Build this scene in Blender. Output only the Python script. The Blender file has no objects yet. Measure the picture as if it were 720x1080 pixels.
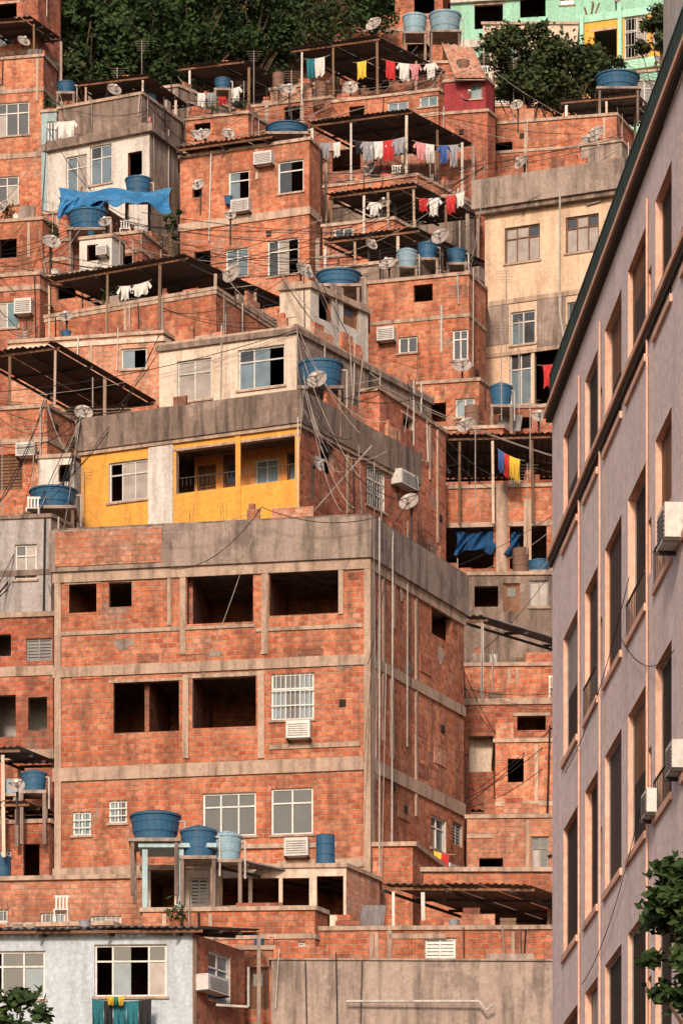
import bpy, math, random
from mathutils import Vector
random.seed(7)
rnd=random.random
def ru(a,b): return a+(b-a)*random.random()
scene=bpy.context.scene
F=4320.0; HZ=1800.0; CZ=1.6
# ---- survey helpers: bearing / elevation readings + distance -> metres
def K(px): return (px-360.0)/F
def PT(px,d): return Vector((K(px)*d,d))
def ZZ(py,d): return CZ+(HZ-py)/F*d
def P3(px,py,d): return Vector((K(px)*d,d,ZZ(py,d)))
def ground(d):
    if d<85: return 0.0
    if d<108: return 14.0*(d-85)/23.0
    if d<240: return 14+0.70*(d-108)
    return 14+0.7*132+0.2*(d-240)

# ------------------------------------------------------------ materials
MATS={}
def nt(name):
    m=bpy.data.materials.new(name); m.use_nodes=True
    t=m.node_tree; b=t.nodes['Principled BSDF']
    MATS[name]=m
    return m,t,b
def N(t,typ,**kw):
    n=t.nodes.new(typ)
    for k,v in kw.items(): setattr(n,k,v)
    return n
def ramp(t,stops,interp='LINEAR'):
    r=t.nodes.new('ShaderNodeValToRGB'); r.color_ramp.interpolation=interp
    e=r.color_ramp.elements
    while len(e)<len(stops): e.new(0.5)
    for i,(p,c) in enumerate(stops):
        e[i].position=p; e[i].color=(*c,1) if len(c)==3 else c
    return r
def mix(t,fac,a,b,mode='MIX'):
    m=t.nodes.new('ShaderNodeMix'); m.data_type='RGBA'; m.blend_type=mode
    for sock,v in ((m.inputs[0],fac),(m.inputs[6],a),(m.inputs[7],b)):
        if hasattr(v,'is_linked') or hasattr(v,'links'): t.links.new(v,sock)
        elif isinstance(v,(int,float)): sock.default_value=v
        else: sock.default_value=(*v,1)
    return m.outputs[2]
def noise(t,scale,vec,detail=5,rough=0.6):
    n=N(t,'ShaderNodeTexNoise'); n.inputs['Scale'].default_value=scale
    n.inputs['Detail'].default_value=detail; n.inputs['Roughness'].default_value=rough
    t.links.new(vec,n.inputs['Vector']); return n.outputs['Fac']
def coords(t):
    uv=N(t,'ShaderNodeTexCoord').outputs['UV']
    geo=N(t,'ShaderNodeNewGeometry').outputs['Position']
    return uv,geo
def streak(t,geo,sx=1.6,sz=0.22):
    mp=N(t,'ShaderNodeMapping'); mp.inputs['Scale'].default_value=(sx,sx,sz)
    t.links.new(geo,mp.inputs['Vector'])
    return noise(t,1.5,mp.outputs['Vector'],6,0.65)
def tint(t,col,lo=0.82,hi=1.12):
    oi=N(t,'ShaderNodeObjectInfo').outputs['Random']
    mr=N(t,'ShaderNodeMapRange'); mr.inputs['To Min'].default_value=lo; mr.inputs['To Max'].default_value=hi
    t.links.new(oi,mr.inputs['Value'])
    hs=N(t,'ShaderNodeHueSaturation'); t.links.new(mr.outputs[0],hs.inputs['Value']); t.links.new(col,hs.inputs['Color'])
    return hs.outputs['Color']
def brick(name,cols,mortar,bw=0.25,rh=0.155,smear=0.55,dirt=0.65):
    m,t,b=nt(name); uv,geo=coords(t)
    bt=N(t,'ShaderNodeTexBrick'); bt.offset=0.5
    for k,v in (('Scale',1.0),('Mortar Size',0.019),('Mortar Smooth',0.4),('Bias',0.0),('Brick Width',bw),('Row Height',rh)):
        bt.inputs[k].default_value=v
    bt.inputs['Color1'].default_value=(0,0,0,1); bt.inputs['Color2'].default_value=(1,1,1,1); bt.inputs['Mortar'].default_value=(.5,.5,.5,1)
    nz=N(t,'ShaderNodeTexNoise'); nz.inputs['Scale'].default_value=1.6; nz.inputs['Detail'].default_value=4
    t.links.new(uv,nz.inputs['Vector'])
    vm=N(t,'ShaderNodeVectorMath',operation='MULTIPLY_ADD'); vm.inputs[1].default_value=(0.09,0.07,0)
    t.links.new(nz.outputs['Color'],vm.inputs[0]); t.links.new(uv,vm.inputs[2])
    t.links.new(vm.outputs[0],bt.inputs['Vector'])
    r=ramp(t,[(0.0,cols[0]),(0.25,cols[1]),(0.55,cols[2]),(0.8,cols[3]),(1.0,cols[4])])
    t.links.new(bt.outputs['Color'],r.inputs['Fac'])
    mor=mix(t,noise(t,3,geo),mortar,tuple(c*0.5 for c in mortar))
    c=mix(t,bt.outputs['Fac'],r.outputs['Color'],mor)
    n5=ramp(t,[(0.35,(0.70,0.62,0.58)),(0.65,(1.14,1.14,1.12))]); t.links.new(noise(t,0.28,geo,5,0.65),n5.inputs['Fac'])
    c=mix(t,1.0,c,n5.outputs['Color'],'MULTIPLY')
    # cement wash smeared over the courses
    n1=ramp(t,[(0.50,(0,0,0)),(0.70,(smear,)*3)]); t.links.new(noise(t,1.1,geo,9,0.78),n1.inputs['Fac'])
    c=mix(t,n1.outputs['Color'],c,(0.52,0.33,0.24))
    n7=ramp(t,[(0.60,(0,0,0)),(0.64,(0.75,)*3)]); t.links.new(noise(t,0.6,geo,10,0.72),n7.inputs['Fac'])
    c=mix(t,n7.outputs['Color'],c,(0.33,0.245,0.20))
    n2=ramp(t,[(0.46,(0,0,0)),(0.68,(dirt,)*3)]); t.links.new(streak(t,geo),n2.inputs['Fac'])
    c=mix(t,n2.outputs['Color'],c,(0.11,0.066,0.05))
    n6=ramp(t,[(0.53,(0,0,0)),(0.65,(dirt*0.8,)*3)]); t.links.new(noise(t,0.75,geo,8,0.72),n6.inputs['Fac'])
    c=mix(t,n6.outputs['Color'],c,(0.18,0.085,0.058))
    n3=ramp(t,[(0.3,(0.62,)*3),(0.7,(1.2,)*3)]); t.links.new(noise(t,7,geo,5,0.7),n3.inputs['Fac'])
    c=mix(t,1.0,c,n3.outputs['Color'],'MULTIPLY')
    t.links.new(tint(t,c,0.88,1.14),b.inputs['Base Color'])
    b.inputs['Roughness'].default_value=0.95; b.inputs['Specular IOR Level'].default_value=0.1
    bp=N(t,'ShaderNodeBump'); bp.inputs['Strength'].default_value=0.8; bp.inputs['Distance'].default_value=0.025; bp.invert=True
    t.links.new(bt.outputs['Fac'],bp.inputs['Height']); t.links.new(bp.outputs[0],b.inputs['Normal'])
brick('brick_clay',[(0.40,0.105,0.055),(0.54,0.156,0.080),(0.61,0.195,0.102),(0.67,0.262,0.150),(0.46,0.118,0.060)],(0.57,0.38,0.28))
brick('brick_red',[(0.31,0.078,0.048),(0.44,0.112,0.066),(0.52,0.145,0.082),(0.58,0.19,0.115),(0.37,0.086,0.05)],(0.47,0.31,0.24),smear=0.4,dirt=0.68)
brick('brick_pale',[(0.50,0.185,0.105),(0.58,0.22,0.13),(0.63,0.28,0.175),(0.67,0.34,0.235),(0.55,0.175,0.095)],(0.59,0.42,0.33),smear=0.8,dirt=0.55)
brick('brick_old',[(0.22,0.076,0.05),(0.31,0.10,0.064),(0.40,0.132,0.085),(0.47,0.178,0.112),(0.27,0.078,0.05)],(0.35,0.24,0.185),smear=0.5,dirt=0.88)
def plaster(name,col,dark=None,dirt=0.7,lo=0.45,hi=0.68,rough=0.9,patch=None,tin=True):
    m,t,b=nt(name); uv,geo=coords(t)
    dark=dark or tuple(c*0.3 for c in col)
    c=mix(t,noise(t,1.1,geo,6,0.6),tuple(x*0.80 for x in col),tuple(min(1,x*1.1) for x in col))
    if patch:
        r0=ramp(t,[(0.53,(0,0,0)),(0.60,(0.8,)*3)]); t.links.new(noise(t,0.8,geo,7,0.7),r0.inputs['Fac'])
        c=mix(t,r0.outputs['Color'],c,patch)
    r=ramp(t,[(lo,(0,0,0)),(hi,(dirt,)*3)]); t.links.new(streak(t,geo,2.2,0.25),r.inputs['Fac'])
    c=mix(t,r.outputs['Color'],c,dark)
    r2=ramp(t,[(0.3,(0.72,)*3),(0.7,(1.1,)*3)]); t.links.new(noise(t,9,geo,5,0.7),r2.inputs['Fac'])
    c=mix(t,1.0,c,r2.outputs['Color'],'MULTIPLY')
    if tin: c=tint(t,c,0.85,1.1)
    t.links.new(c,b.inputs['Base Color']); b.inputs['Roughness'].default_value=rough; b.inputs['Specular IOR Level'].default_value=0.15
    bp=N(t,'ShaderNodeBump'); bp.inputs['Strength'].default_value=0.4; bp.inputs['Distance'].default_value=0.02
    t.links.new(noise(t,12,geo,5,0.7),bp.inputs['Height']); t.links.new(bp.outputs[0],b.inputs['Normal'])
plaster('concrete',(0.37,0.29,0.25),(0.09,0.07,0.06),dirt=.8,patch=(0.23,0.18,0.16))
plaster('concrete_slab',(0.50,0.365,0.285),(0.16,0.11,0.085),dirt=0.85)
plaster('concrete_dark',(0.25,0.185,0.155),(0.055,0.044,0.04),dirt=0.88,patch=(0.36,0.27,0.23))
plaster('stucco_grey',(0.42,0.385,0.38),(0.17,0.14,0.13))
plaster('paint_beige',(0.70,0.51,0.37),(0.30,0.20,0.14),dirt=0.55,patch=(0.60,0.43,0.32))
plaster('paint_cream',(0.66,0.54,0.44),(0.26,0.19,0.155),dirt=0.6)
plaster('paint_yellow',(0.78,0.38,0.075),(0.42,0.21,0.07),dirt=0.5)
plaster('paint_orange',(0.62,0.26,0.09),(0.3,0.12,0.05),dirt=0.4)
plaster('paint_white',(0.66,0.62,0.58),(0.28,0.22,0.19),dirt=0.6)
plaster('paint_iceblue',(0.55,0.63,0.71),(0.28,0.26,0.26),dirt=0.5)
plaster('paint_aqua',(0.36,0.50,0.54),(0.20,0.20,0.19),dirt=0.6)
plaster('paint_mint',(0.36,0.68,0.53),(0.18,0.27,0.21),dirt=0.4)
plaster('paint_crimson',(0.32,0.05,0.055),(0.12,0.03,0.035),dirt=.5)
plaster('facade_lilac',(0.80,0.66,0.64),(0.50,0.37,0.35),dirt=0.5,lo=0.44,hi=0.75,tin=False)
plaster('facade_trim_sunglow',(0.78,0.47,0.36),(0.42,0.25,0.19),dirt=0.35,tin=False)  # pinkish trim, with the jambs' orange sun glow put into its colour
plaster('soil',(0.16,0.10,0.06),(0.05,0.04,0.03))
plaster('white_alu',(0.66,0.64,0.62),(0.45,0.40,0.36),dirt=0.35,rough=0.5)
plaster('grey_alu',(0.30,0.29,0.29),rough=0.5)
plaster('wood_brown',(0.22,0.11,0.065),rough=0.7)
plaster('pipe_white',(0.56,0.52,0.48),rough=0.6)
plaster('iron_dark',(0.05,0.045,0.045),(0.12,0.06,0.03),rough=0.7)
plaster('cable_black',(0.03,0.028,0.028))
plaster('cable_pale',(0.38,0.33,0.30))
plaster('tin_dark',(0.10,0.083,0.08),(0.17,0.085,0.05),dirt=0.7,rough=0.75)
plaster('tin_rust',(0.22,0.13,0.10),(0.10,0.06,0.045),dirt=0.8,rough=0.85)
plaster('fibre_cement',(0.23,0.21,0.21),(0.08,0.07,0.07),dirt=0.8)
plaster('tank_blue',(0.035,0.12,0.23),(0.07,0.09,0.12),dirt=0.5,rough=0.5)
plaster('tank_lightblue',(0.24,0.37,0.46),(0.18,0.20,0.22),dirt=0.4,rough=0.5)
plaster('tarp_blue',(0.04,0.22,0.47),(0.05,0.10,0.20),dirt=0.6,rough=0.5,patch=(0.10,0.30,0.52))
plaster('tarp_navy',(0.02,0.085,0.22),(0.02,0.04,0.08),dirt=0.6,rough=0.6)
plaster('fence_green',(0.04,0.065,0.06),(0.02,0.02,0.02))
plaster('dish_grey',(0.43,0.38,0.355),(0.23,0.16,0.12),dirt=0.6,rough=0.6)
plaster('opening_shade',(0.05,0.035,0.03),(0.02,0.015,0.014))  # near-black colour standing in for the shade inside openings
plaster('terracotta',(0.36,0.13,0.07)); plaster('plank_wood',(0.20,0.13,0.085),(0.08,0.055,0.04))
def glass(name,col,rough=0.12,sp=.6):
    m,t,b=nt(name); uv,geo=coords(t)
    c=mix(t,noise(t,2.5,geo,3),tuple(x*0.45 for x in col),tuple(min(1,x*1.4) for x in col))
    t.links.new(c,b.inputs['Base Color']); b.inputs['Roughness'].default_value=rough
    b.inputs['Specular IOR Level'].default_value=sp
glass('glass_dark',(0.045,0.05,0.057)); glass('glass_sky',(0.14,0.19,0.225)); glass('glass_curtain',(0.33,0.29,0.265),0.15,.3); glass('glass_teal',(0.08,0.17,0.20))
CL={'cloth_white':(0.68,0.66,0.64),'cloth_red':(0.52,0.045,0.045),'cloth_yellow':(0.72,0.50,0.07),'cloth_blue':(0.06,0.12,0.34),'cloth_green':(0.05,0.26,0.17),'cloth_black':(0.03,0.03,0.035),'cloth_pink':(0.58,0.27,0.29),'cloth_grey':(0.3,0.3,0.33),'cloth_teal':(0.03,0.16,0.20)}
for k,v in CL.items(): plaster(k,v,dirt=0.15,rough=0.95,tin=False)
def leafmat(name,a,b_,c3):
    m,t,b=nt(name); uv,geo=coords(t)
    r=ramp(t,[(0.3,a),(0.55,b_),(0.75,c3)]); t.links.new(noise(t,1.6,geo,4,0.7),r.inputs['Fac'])
    t.links.new(r.outputs['Color'],b.inputs['Base Color']); b.inputs['Roughness'].default_value=0.7
    b.inputs['Specular IOR Level'].default_value=0.15
leafmat('leaf_a',(0.014,0.030,0.012),(0.034,0.062,0.02),(0.08,0.115,0.035))
leafmat('leaf_b',(0.022,0.036,0.017),(0.048,0.066,0.025),(0.10,0.11,0.042))
plaster('bark',(0.13,0.09,0.065))

# ------------------------------------------------------------ mesh builder
class MB:
    def __init__(s): s.v=[];s.f=[];s.m=[];s.uv=[];s.mats=[]
    def mi(s,mat):
        if mat not in s.mats: s.mats.append(mat)
        return s.mats.index(mat)
    def poly(s,pts,mat,uvs=None):
        i=len(s.v); s.v+= [tuple(p) for p in pts]; s.f.append(tuple(range(i,i+len(pts)))); s.m.append(s.mi(mat))
        if uvs is None:
            a=Vector(pts[0]); e=Vector(pts[1])-a; l=e.length or 1; e=e/l
            n=(Vector(pts[2])-a); w=n-e*n.dot(e); w=w/(w.length or 1)
            uvs=[((Vector(p)-a).dot(e)+a.x,(Vector(p)-a).dot(w)+a.z) for p in pts]
        s.uv+=uvs
    def box(s,o,ax,ay,az,mat):
        o=Vector(o);ax=Vector(ax);ay=Vector(ay);az=Vector(az)
        c=[o,o+ax,o+ax+ay,o+ay]; d=[p+az for p in c]
        s.poly([c[0],c[1],d[1],d[0]],mat); s.poly([c[1],c[2],d[2],d[1]],mat)
        s.poly([c[2],c[3],d[3],d[2]],mat); s.poly([c[3],c[0],d[0],d[3]],mat)
        s.poly(d,mat); s.poly(c[::-1],mat)
    def cyl(s,p0,p1,r,mat,n=8,r2=None,cap=True):
        p0=Vector(p0);p1=Vector(p1); r2=r if r2 is None else r2
        ax=(p1-p0); 
        if ax.length<1e-6: return
        ax.normalize(); u=ax.orthogonal().normalized(); w=ax.cross(u)
        A=[p0+(u*math.cos(k*2*math.pi/n)+w*math.sin(k*2*math.pi/n))*r for k in range(n)]
        B=[p1+(u*math.cos(k*2*math.pi/n)+w*math.sin(k*2*math.pi/n))*r2 for k in range(n)]
        for k in range(n): s.poly([A[k],A[(k+1)%n],B[(k+1)%n],B[k]],mat)
        if cap: s.poly(B,mat); s.poly(A[::-1],mat)
    def rev(s,c,prof,mat,n=20):
        c=Vector(c)
        for (r0,z0),(r1,z1) in zip(prof[:-1],prof[1:]):
            for k in range(n):
                a0=k*2*math.pi/n;a1=(k+1)*2*math.pi/n
                q=[c+Vector((r0*math.cos(a0),r0*math.sin(a0),z0)),c+Vector((r0*math.cos(a1),r0*math.sin(a1),z0)),
                   c+Vector((r1*math.cos(a1),r1*math.sin(a1),z1)),c+Vector((r1*math.cos(a0),r1*math.sin(a0),z1))]
                s.poly(q,mat)
    def prism(s,poly,z0,z1,mat):
        n=len(poly); a=[Vector((p[0],p[1],z0)) for p in poly]; b=[Vector((p[0],p[1],z1)) for p in poly]
        for i in range(n): s.poly([a[i],a[(i+1)%n],b[(i+1)%n],b[i]],mat)
        s.poly(b,mat); s.poly(a[::-1],mat)
    def obj(s,name,parent=None):
        if not s.f: return None
        me=bpy.data.meshes.new(name); me.from_pydata(s.v,[],s.f)
        for m in s.mats: me.materials.append(MATS[m])
        me.polygons.foreach_set('material_index',s.m)
        ul=me.uv_layers.new(name='UVMap'); fl=[c for q in s.uv for c in q]; ul.data.foreach_set('uv',fl)
        me.update(); o=bpy.data.objects.new(name,me); scene.collection.objects.link(o)
        if parent: o.parent=parent
        return o
def empty(name):
    o=bpy.data.objects.new(name,None); scene.collection.objects.link(o); return o
Zv=Vector((0,0,1))

def window(mb,O,U,Nn,w,h,kind,wmb):
    t=0.16 if kind!='hole' else 0.2
    def R(mat,dep):
        a=O;b=O+U*w;c=O+U*w+Zv*h;d=O+Zv*h; k=-Nn*dep
        mb.poly([a,b,b+k,a+k],mat);mb.poly([b,c,c+k,b+k],mat);mb.poly([c,d,d+k,c+k],mat);mb.poly([d,a,a+k,d+k],mat)
    if kind=='hole':
        R('concrete_slab' if rnd()<0.3 else 'brick_old',t)
        if w>0.8 and rnd()<0.7: mb.box(O-U*0.15+Zv*(h+0.003)+Nn*0.001,U*(w+0.3),Nn*0.018,Zv*ru(.07,.12),'concrete_slab')
        return
    R('paint_white' if kind in('win','grid','bars') else 'concrete_slab',t)
    fm={'win':'white_alu','win2':'grey_alu','bars':'white_alu','louver':'white_alu','shutter':'wood_brown','door':'wood_brown','wood':'wood_brown','grid':'white_alu','lattice':'grey_alu'}.get(kind,'white_alu')
    fw=0.055; B=O-Nn*0.13
    for (o,ax,az) in ((B,U*fw,Zv*h),(B+U*(w-fw),U*fw,Zv*h),(B+U*fw,U*(w-2*fw),Zv*fw),(B+U*fw+Zv*(h-fw),U*(w-2*fw),Zv*fw)):
        wmb.box(o,ax,Nn*0.05,az,fm)
    g=O-Nn*0.115
    if kind in('louver','shutter','lattice'):
        wmb.poly([g,g+U*w,g+U*w+Zv*h,g+Zv*h],'glass_dark' if kind!='shutter' else 'wood_brown')
        n=max(3,int(h/0.11))
        for i in range(n):
            z=fw+(h-2*fw)*(i+0.1)/n
            wmb.box(g+U*fw+Zv*z,U*(w-2*fw),Nn*0.035+Zv*-0.02,Zv*((h/n)*0.5),fm)
        wmb.box(g+U*(w/2-0.02)+Nn*0.04,U*0.04,Nn*0.02,Zv*h,fm)
        return
    if kind=='door':
        wmb.poly([g,g+U*w,g+U*w+Zv*h,g+Zv*h],'wood_brown'); 
        wmb.box(g+U*w*0.25+Zv*h*0.55,U*w*0.5,Nn*0.02,Zv*h*0.3,'glass_dark'); return
    n=max(2,round(w/0.5)); 
    base=random.choice(['glass_sky','glass_sky','glass_dark','glass_dark','glass_curtain'])
    for i in range(n):
        gm=base if rnd()<0.6 else random.choice(['glass_dark','glass_curtain','glass_sky','glass_teal'])
        a=g+U*(w*i/n); off=Nn*(0.012 if i%2 else 0)
        if rnd()<0.12 and w>0.8: continue
        zz=0.68 if h>1.0 else 1.0
        wmb.poly([a+off,a+U*(w/n)+off,a+U*(w/n)+Zv*h*zz+off,a+Zv*h*zz+off],gm)
        if zz<1: wmb.poly([a+off+Zv*h*zz,a+U*(w/n)+off+Zv*h*zz,a+U*(w/n)+Zv*h+off,a+Zv*h+off],gm if rnd()<.5 else 'glass_dark')
        if i>0: wmb.box(a-U*0.022+Nn*0.002+Zv*fw,U*0.044,Nn*0.035,Zv*(h-2*fw),fm)
    if h>1.0: wmb.box(g+U*fw+Zv*(h*0.68-.02)+Nn*0.014,U*(w-2*fw),Nn*0.03,Zv*0.045,fm)
    if kind in('bars','grid'):
        m=int(w/0.14)
        for i in range(1,m):
            wmb.box(O+U*(w*i/m)-Nn*0.04,U*0.018,Nn*0.018,Zv*h,'white_alu')
        for zz in (0.3,0.62): wmb.box(O+Zv*h*zz-Nn*0.018,U*w,Nn*0.015,Zv*0.03,'white_alu')
    mb.box(O-U*0.06-Zv*0.07+Nn*0.002,U*(w+0.12),Nn*0.06,Zv*0.065,'concrete_slab')

def wall(mb,wmb,A,B,z0,z1,ops,mat):
    D=(B-A); Lw=D.length; U2=D/Lw; U=Vector((U2.x,U2.y,0)); Nn=Vector((U2.y,-U2.x,0))
    A3=Vector((A.x,A.y,0)); ou=ru(0,20); ov=ru(0,1)
    us=[0,Lw]; zs=[z0,z1]; rects=[]
    for (u0,u1,a,b,kind) in ops:
        u0=max(0.03,u0);u1=min(Lw-0.03,u1);b=min(b,z1-0.02);a=max(a,z0+.02)
        if u1-u0<0.12 or b-a<0.12: continue
        rects.append((u0,u1,a,b,kind)); us+=[u0,u1]; zs+=[a,b]
    us=sorted(set(us)); zs=sorted(set(zs))
    for i in range(len(us)-1):
        for j in range(len(zs)-1):
            cu=(us[i]+us[i+1])/2; cz=(zs[j]+zs[j+1])/2
            if any(r[0]<cu<r[1] and r[2]<cz<r[3] for r in rects): continue
            p=[(us[i],zs[j]),(us[i+1],zs[j]),(us[i+1],zs[j+1]),(us[i],zs[j+1])]
            mb.poly([A3+U*u+Zv*z for u,z in p],mat,[(u+ou,z+ov) for u,z in p])
    for (u0,u1,a,b,kind) in rects:
        window(mb,A3+U*u0+Zv*a,U,Nn,u1-u0,b-a,kind,wmb)
    return rects

def miter(pts,p):
    out=[]; n=len(pts)
    for i in range(n):
        ns=[]
        if i>0: e=(pts[i]-pts[i-1]).normalized(); ns.append(Vector((e.y,-e.x)))
        if i<n-1: e=(pts[i+1]-pts[i]).normalized(); ns.append(Vector((e.y,-e.x)))
        if len(ns)==1: out.append(pts[i]+ns[0]*p)
        else: out.append(pts[i]+(ns[0]+ns[1])*(p/(1+ns[0].dot(ns[1]))))
    return out
def foot(L,C,R,d,sf,sd,dep=5.0):
    c=PT(C,d); kl=K(L); t=(c.x-kl*c.y)/(1+kl*sf); l=Vector((c.x-t,c.y+sf*t))
    if R is None: sd=0.02; t2=dep
    else: kr=K(R); t2=(kr*c.y-c.x)/(sd-kr)
    r=Vector((c.x+sd*t2,c.y+t2)); mind=dep
    b=l+(r-c)
    if t2<mind:
        ex=Vector((0.0,mind-t2)); 
        return l,c,r,b,[l,c,r,r+Vector((K(R)*(mind-t2)*0.9,mind-t2)),b+ex]
    return l,c,r,b,[l,c,r,b]
HOUSES=[]
class House:
    def __init__(s,name,L,C,R,d,yt,mat='brick_clay',smat=None,sf=0.4,sd=0.5,cap='concrete_slab',capt=0.12,z0=None,dep=5.0,rough=True):
        s.name=name;s.d=d;s.sf=sf;s.sd=sd;s.mat=mat;s.smat=smat or mat;s.rough=rough;s.yt=yt
        s.l,s.c,s.r,s.b,s.fp=foot(L,C,R,d,sf,sd,dep)
        s.zt=ZZ(yt,d); s.z0=(ground(d)-1.5) if z0 is None else z0
        s.ops=[[],[]]; s.mb=MB(); s.wm=MB(); s.cap=cap; s.capt=capt; s.levels=[]; s.pans=[[],[]]
        s.root=empty(name); HOUSES.append(s)
    def seg(s,face): return (s.l,s.c) if face==0 else (s.c,s.r)
    def hit(s,face,px):
        A,B=s.seg(face); D=B-A; k=K(px); t=(k*A.y-A.x)/(D.x-k*D.y); return t*D.length,A.y+t*D.y
    def rect(s,face,x0,y0,x1,y1):
        u0,_=s.hit(face,x0);u1,_=s.hit(face,x1);_,dm=s.hit(face,(x0+x1)/2)
        return u0,u1,ZZ(y1,dm),ZZ(y0,dm)
    def op(s,x0,y0,x1,y1,kind='hole',face=0):
        u0,u1,a,b=s.rect(face,x0,y0,x1,y1); s.ops[face].append((u0,u1,a,b,kind)); return s
    def panel(s,x0,y0,x1,y1,mat,face=0,proud=0.03):
        u0,u1,a,b=s.rect(face,x0,y0,x1,y1); A,B=s.seg(face); U=(B-A).normalized(); n=Vector((U.y,-U.x,0)); U=Vector((U.x,U.y,0))
        s.mb.box(Vector((A.x,A.y,a))+U*u0-n*0.01,U*(u1-u0),n*(proud+0.01),Zv*(b-a),mat); return s
    def loc(s,px,py,face=0,out=0.0):
        u,dd=s.hit(face,px);A,B=s.seg(face);U=(B-A).normalized(); p=A+U*u
        n=Vector((U.y,-U.x)); return Vector((p.x+n.x*out,p.y+n.y*out,ZZ(py,dd))),Vector((U.x,U.y,0)),Vector((n.x,n.y,0))
    def band(s,y0,y1,mat='concrete_slab',proud=0.04,floor=True):
        z1=ZZ(y0,s.d);z0=ZZ(y1,s.d); inn=miter([s.l,s.c,s.r],-0.02); out=miter([s.l,s.c,s.r],proud)
        out[0]=out[0]+(s.l-s.c).normalized()*proud*0.9
        s.mb.prism([out[0],out[1],out[2],inn[2],inn[1],inn[0]],z0,z1,mat)
        if floor: s.levels.append((z0+z1)/2)
        return s
    def ac(s,x0,y0,x1,y1,face=0):
        u0,u1,a,b=s.rect(face,x0,y0,x1,y1); A,B=s.seg(face); U=(B-A).normalized(); n=Vector((U.y,-U.x,0)); U=Vector((U.x,U.y,0))
        ac_unit(Vector((A.x,A.y,a))+U*u0,U,n,abs(u1-u0),b-a); return s
    def weather(s,face,depth):
        """render patches, brick infills, conduits and vents fixed on the wall"""
        A,B=s.seg(face); D=B-A; L=D.length
        if L<0.8: return
        U2=D/L; U=Vector((U2.x,U2.y,0)); n=Vector((U2.y,-U2.x,0)); A3=Vector((A.x,A.y,0)); mat=s.mat if face==0 else s.smat
        def free(u0,u1,a,b):
            return not any(not(u1<o[0]-.08 or u0>o[1]+.08 or b<o[2]-.12 or a>o[3]+.15) for o in s.ops[face])
        area=L*depth; i=0
        if 'brick' in mat:
            for k in range(int(area*0.30)):
                w=ru(0.25,1.0);h=ru(0.2,0.7);u=ru(0.05,max(.06,L-w-.05));z=s.zt-ru(0.2,depth)-h
                if u+w>L or not free(u,u+w,z,z+h): continue
                i+=1; pr=0.006+0.0012*i; m_=random.choice(['concrete','brick_pale','brick_old','concrete_slab','brick_clay','brick_red'])
                if 'brick' not in m_:
                    m=30; pts=[]; p1,p2,p3,p4=ru(0,6),ru(0,6),ru(0,6),ru(0,6)
                    for q in range(m):
                        a=q*2*math.pi/m; rr=0.70+.14*math.sin(2*a+p1)+.09*math.sin(3*a+p2)+.06*math.sin(7*a+p3)+.04*math.sin(12*a+p4)
                        pts.append(A3+U*(u+w/2+math.cos(a)*w/2*rr)+Zv*(z+h/2+math.sin(a)*h/2*rr)+n*pr)
                    s.mb.poly(pts,m_)
                else: s.mb.box(A3+U*u+Zv*z-n*.002,U*w,n*(pr+.002),Zv*h,m_)
            for k in range(int(L/2.2)):
                u=ru(.3,L-.3); hh=ru(1.2,depth)
                if free(u-.06,u+.06,s.zt-hh,s.zt): s.mb.box(A3+U*u+Zv*(s.zt-hh)-n*.002,U*0.11,n*0.0485,Zv*(hh-.06),'concrete_slab')
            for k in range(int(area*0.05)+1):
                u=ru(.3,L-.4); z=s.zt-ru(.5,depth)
                if free(u,u+.3,z,z+.3): s.mb.box(A3+U*u+Zv*z+n*.001,U*0.2,n*0.055,Zv*.2,'opening_shade')  # vent as a solid box, the hole's shade painted on
        for k in range(int(L/2.0)+1):
            u=ru(.1,L-.1); hh=ru(.8,depth*0.9)
            if free(u-.04,u+.04,s.zt-hh,s.zt):
                r=random.choice([.014,.02,.03]); mt=random.choice(['pipe_white','cable_black','cable_pale','iron_dark'])
                p=A3+U*u+n*0.08; p1=p+U*ru(-.1,.1); s.mb.cyl(p+Zv*(s.zt-hh),p1+Zv*(s.zt-0.02+ru(0,.6)*(rnd()<.5)),r,mt,6)
                if rnd()<.5: s.mb.cyl(p+Zv*(s.zt-hh),p+U*ru(-.8,.8)+Zv*(s.zt-hh-.05),r,mt,6)
    def roofline(s):
        for face in (0,1):
            A,B=s.seg(face); D=B-A; L=D.length
            if L<1.2: continue
            U2=D/L; U=Vector((U2.x,U2.y,0)); n=Vector((U2.y,-U2.x,0)); z=s.zt+(s.capt if s.cap else 0)+.002; u=ru(0,.6); A3=Vector((A.x,A.y,0))-n*0.22
            while u<L-.5:
                w=ru(.25,1.3)
                if u+w>L: break
                q=rnd()
                if q<.35:
                    h=random.choice([.12,.17,.34,.5]); s.mb.box(A3+U*u+Zv*z,U*w,n*.12,Zv*h,random.choice(['brick_old','brick_clay','concrete','brick_pale']))
                    if rnd()<.5: s.mb.box(A3+U*(u+.05)+Zv*(z+h+.001),U*w*.5,n*.11,Zv*.17,'brick_red')
                elif q<.55:
                    for k in range(3): s.mb.cyl(A3+U*(u+.06*k)+Zv*z,A3+U*(u+.06*k+ru(-.06,.06))+Zv*(z+ru(.3,.7)),.008,'iron_dark',4)
                u+=w+ru(.1,.9)
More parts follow.
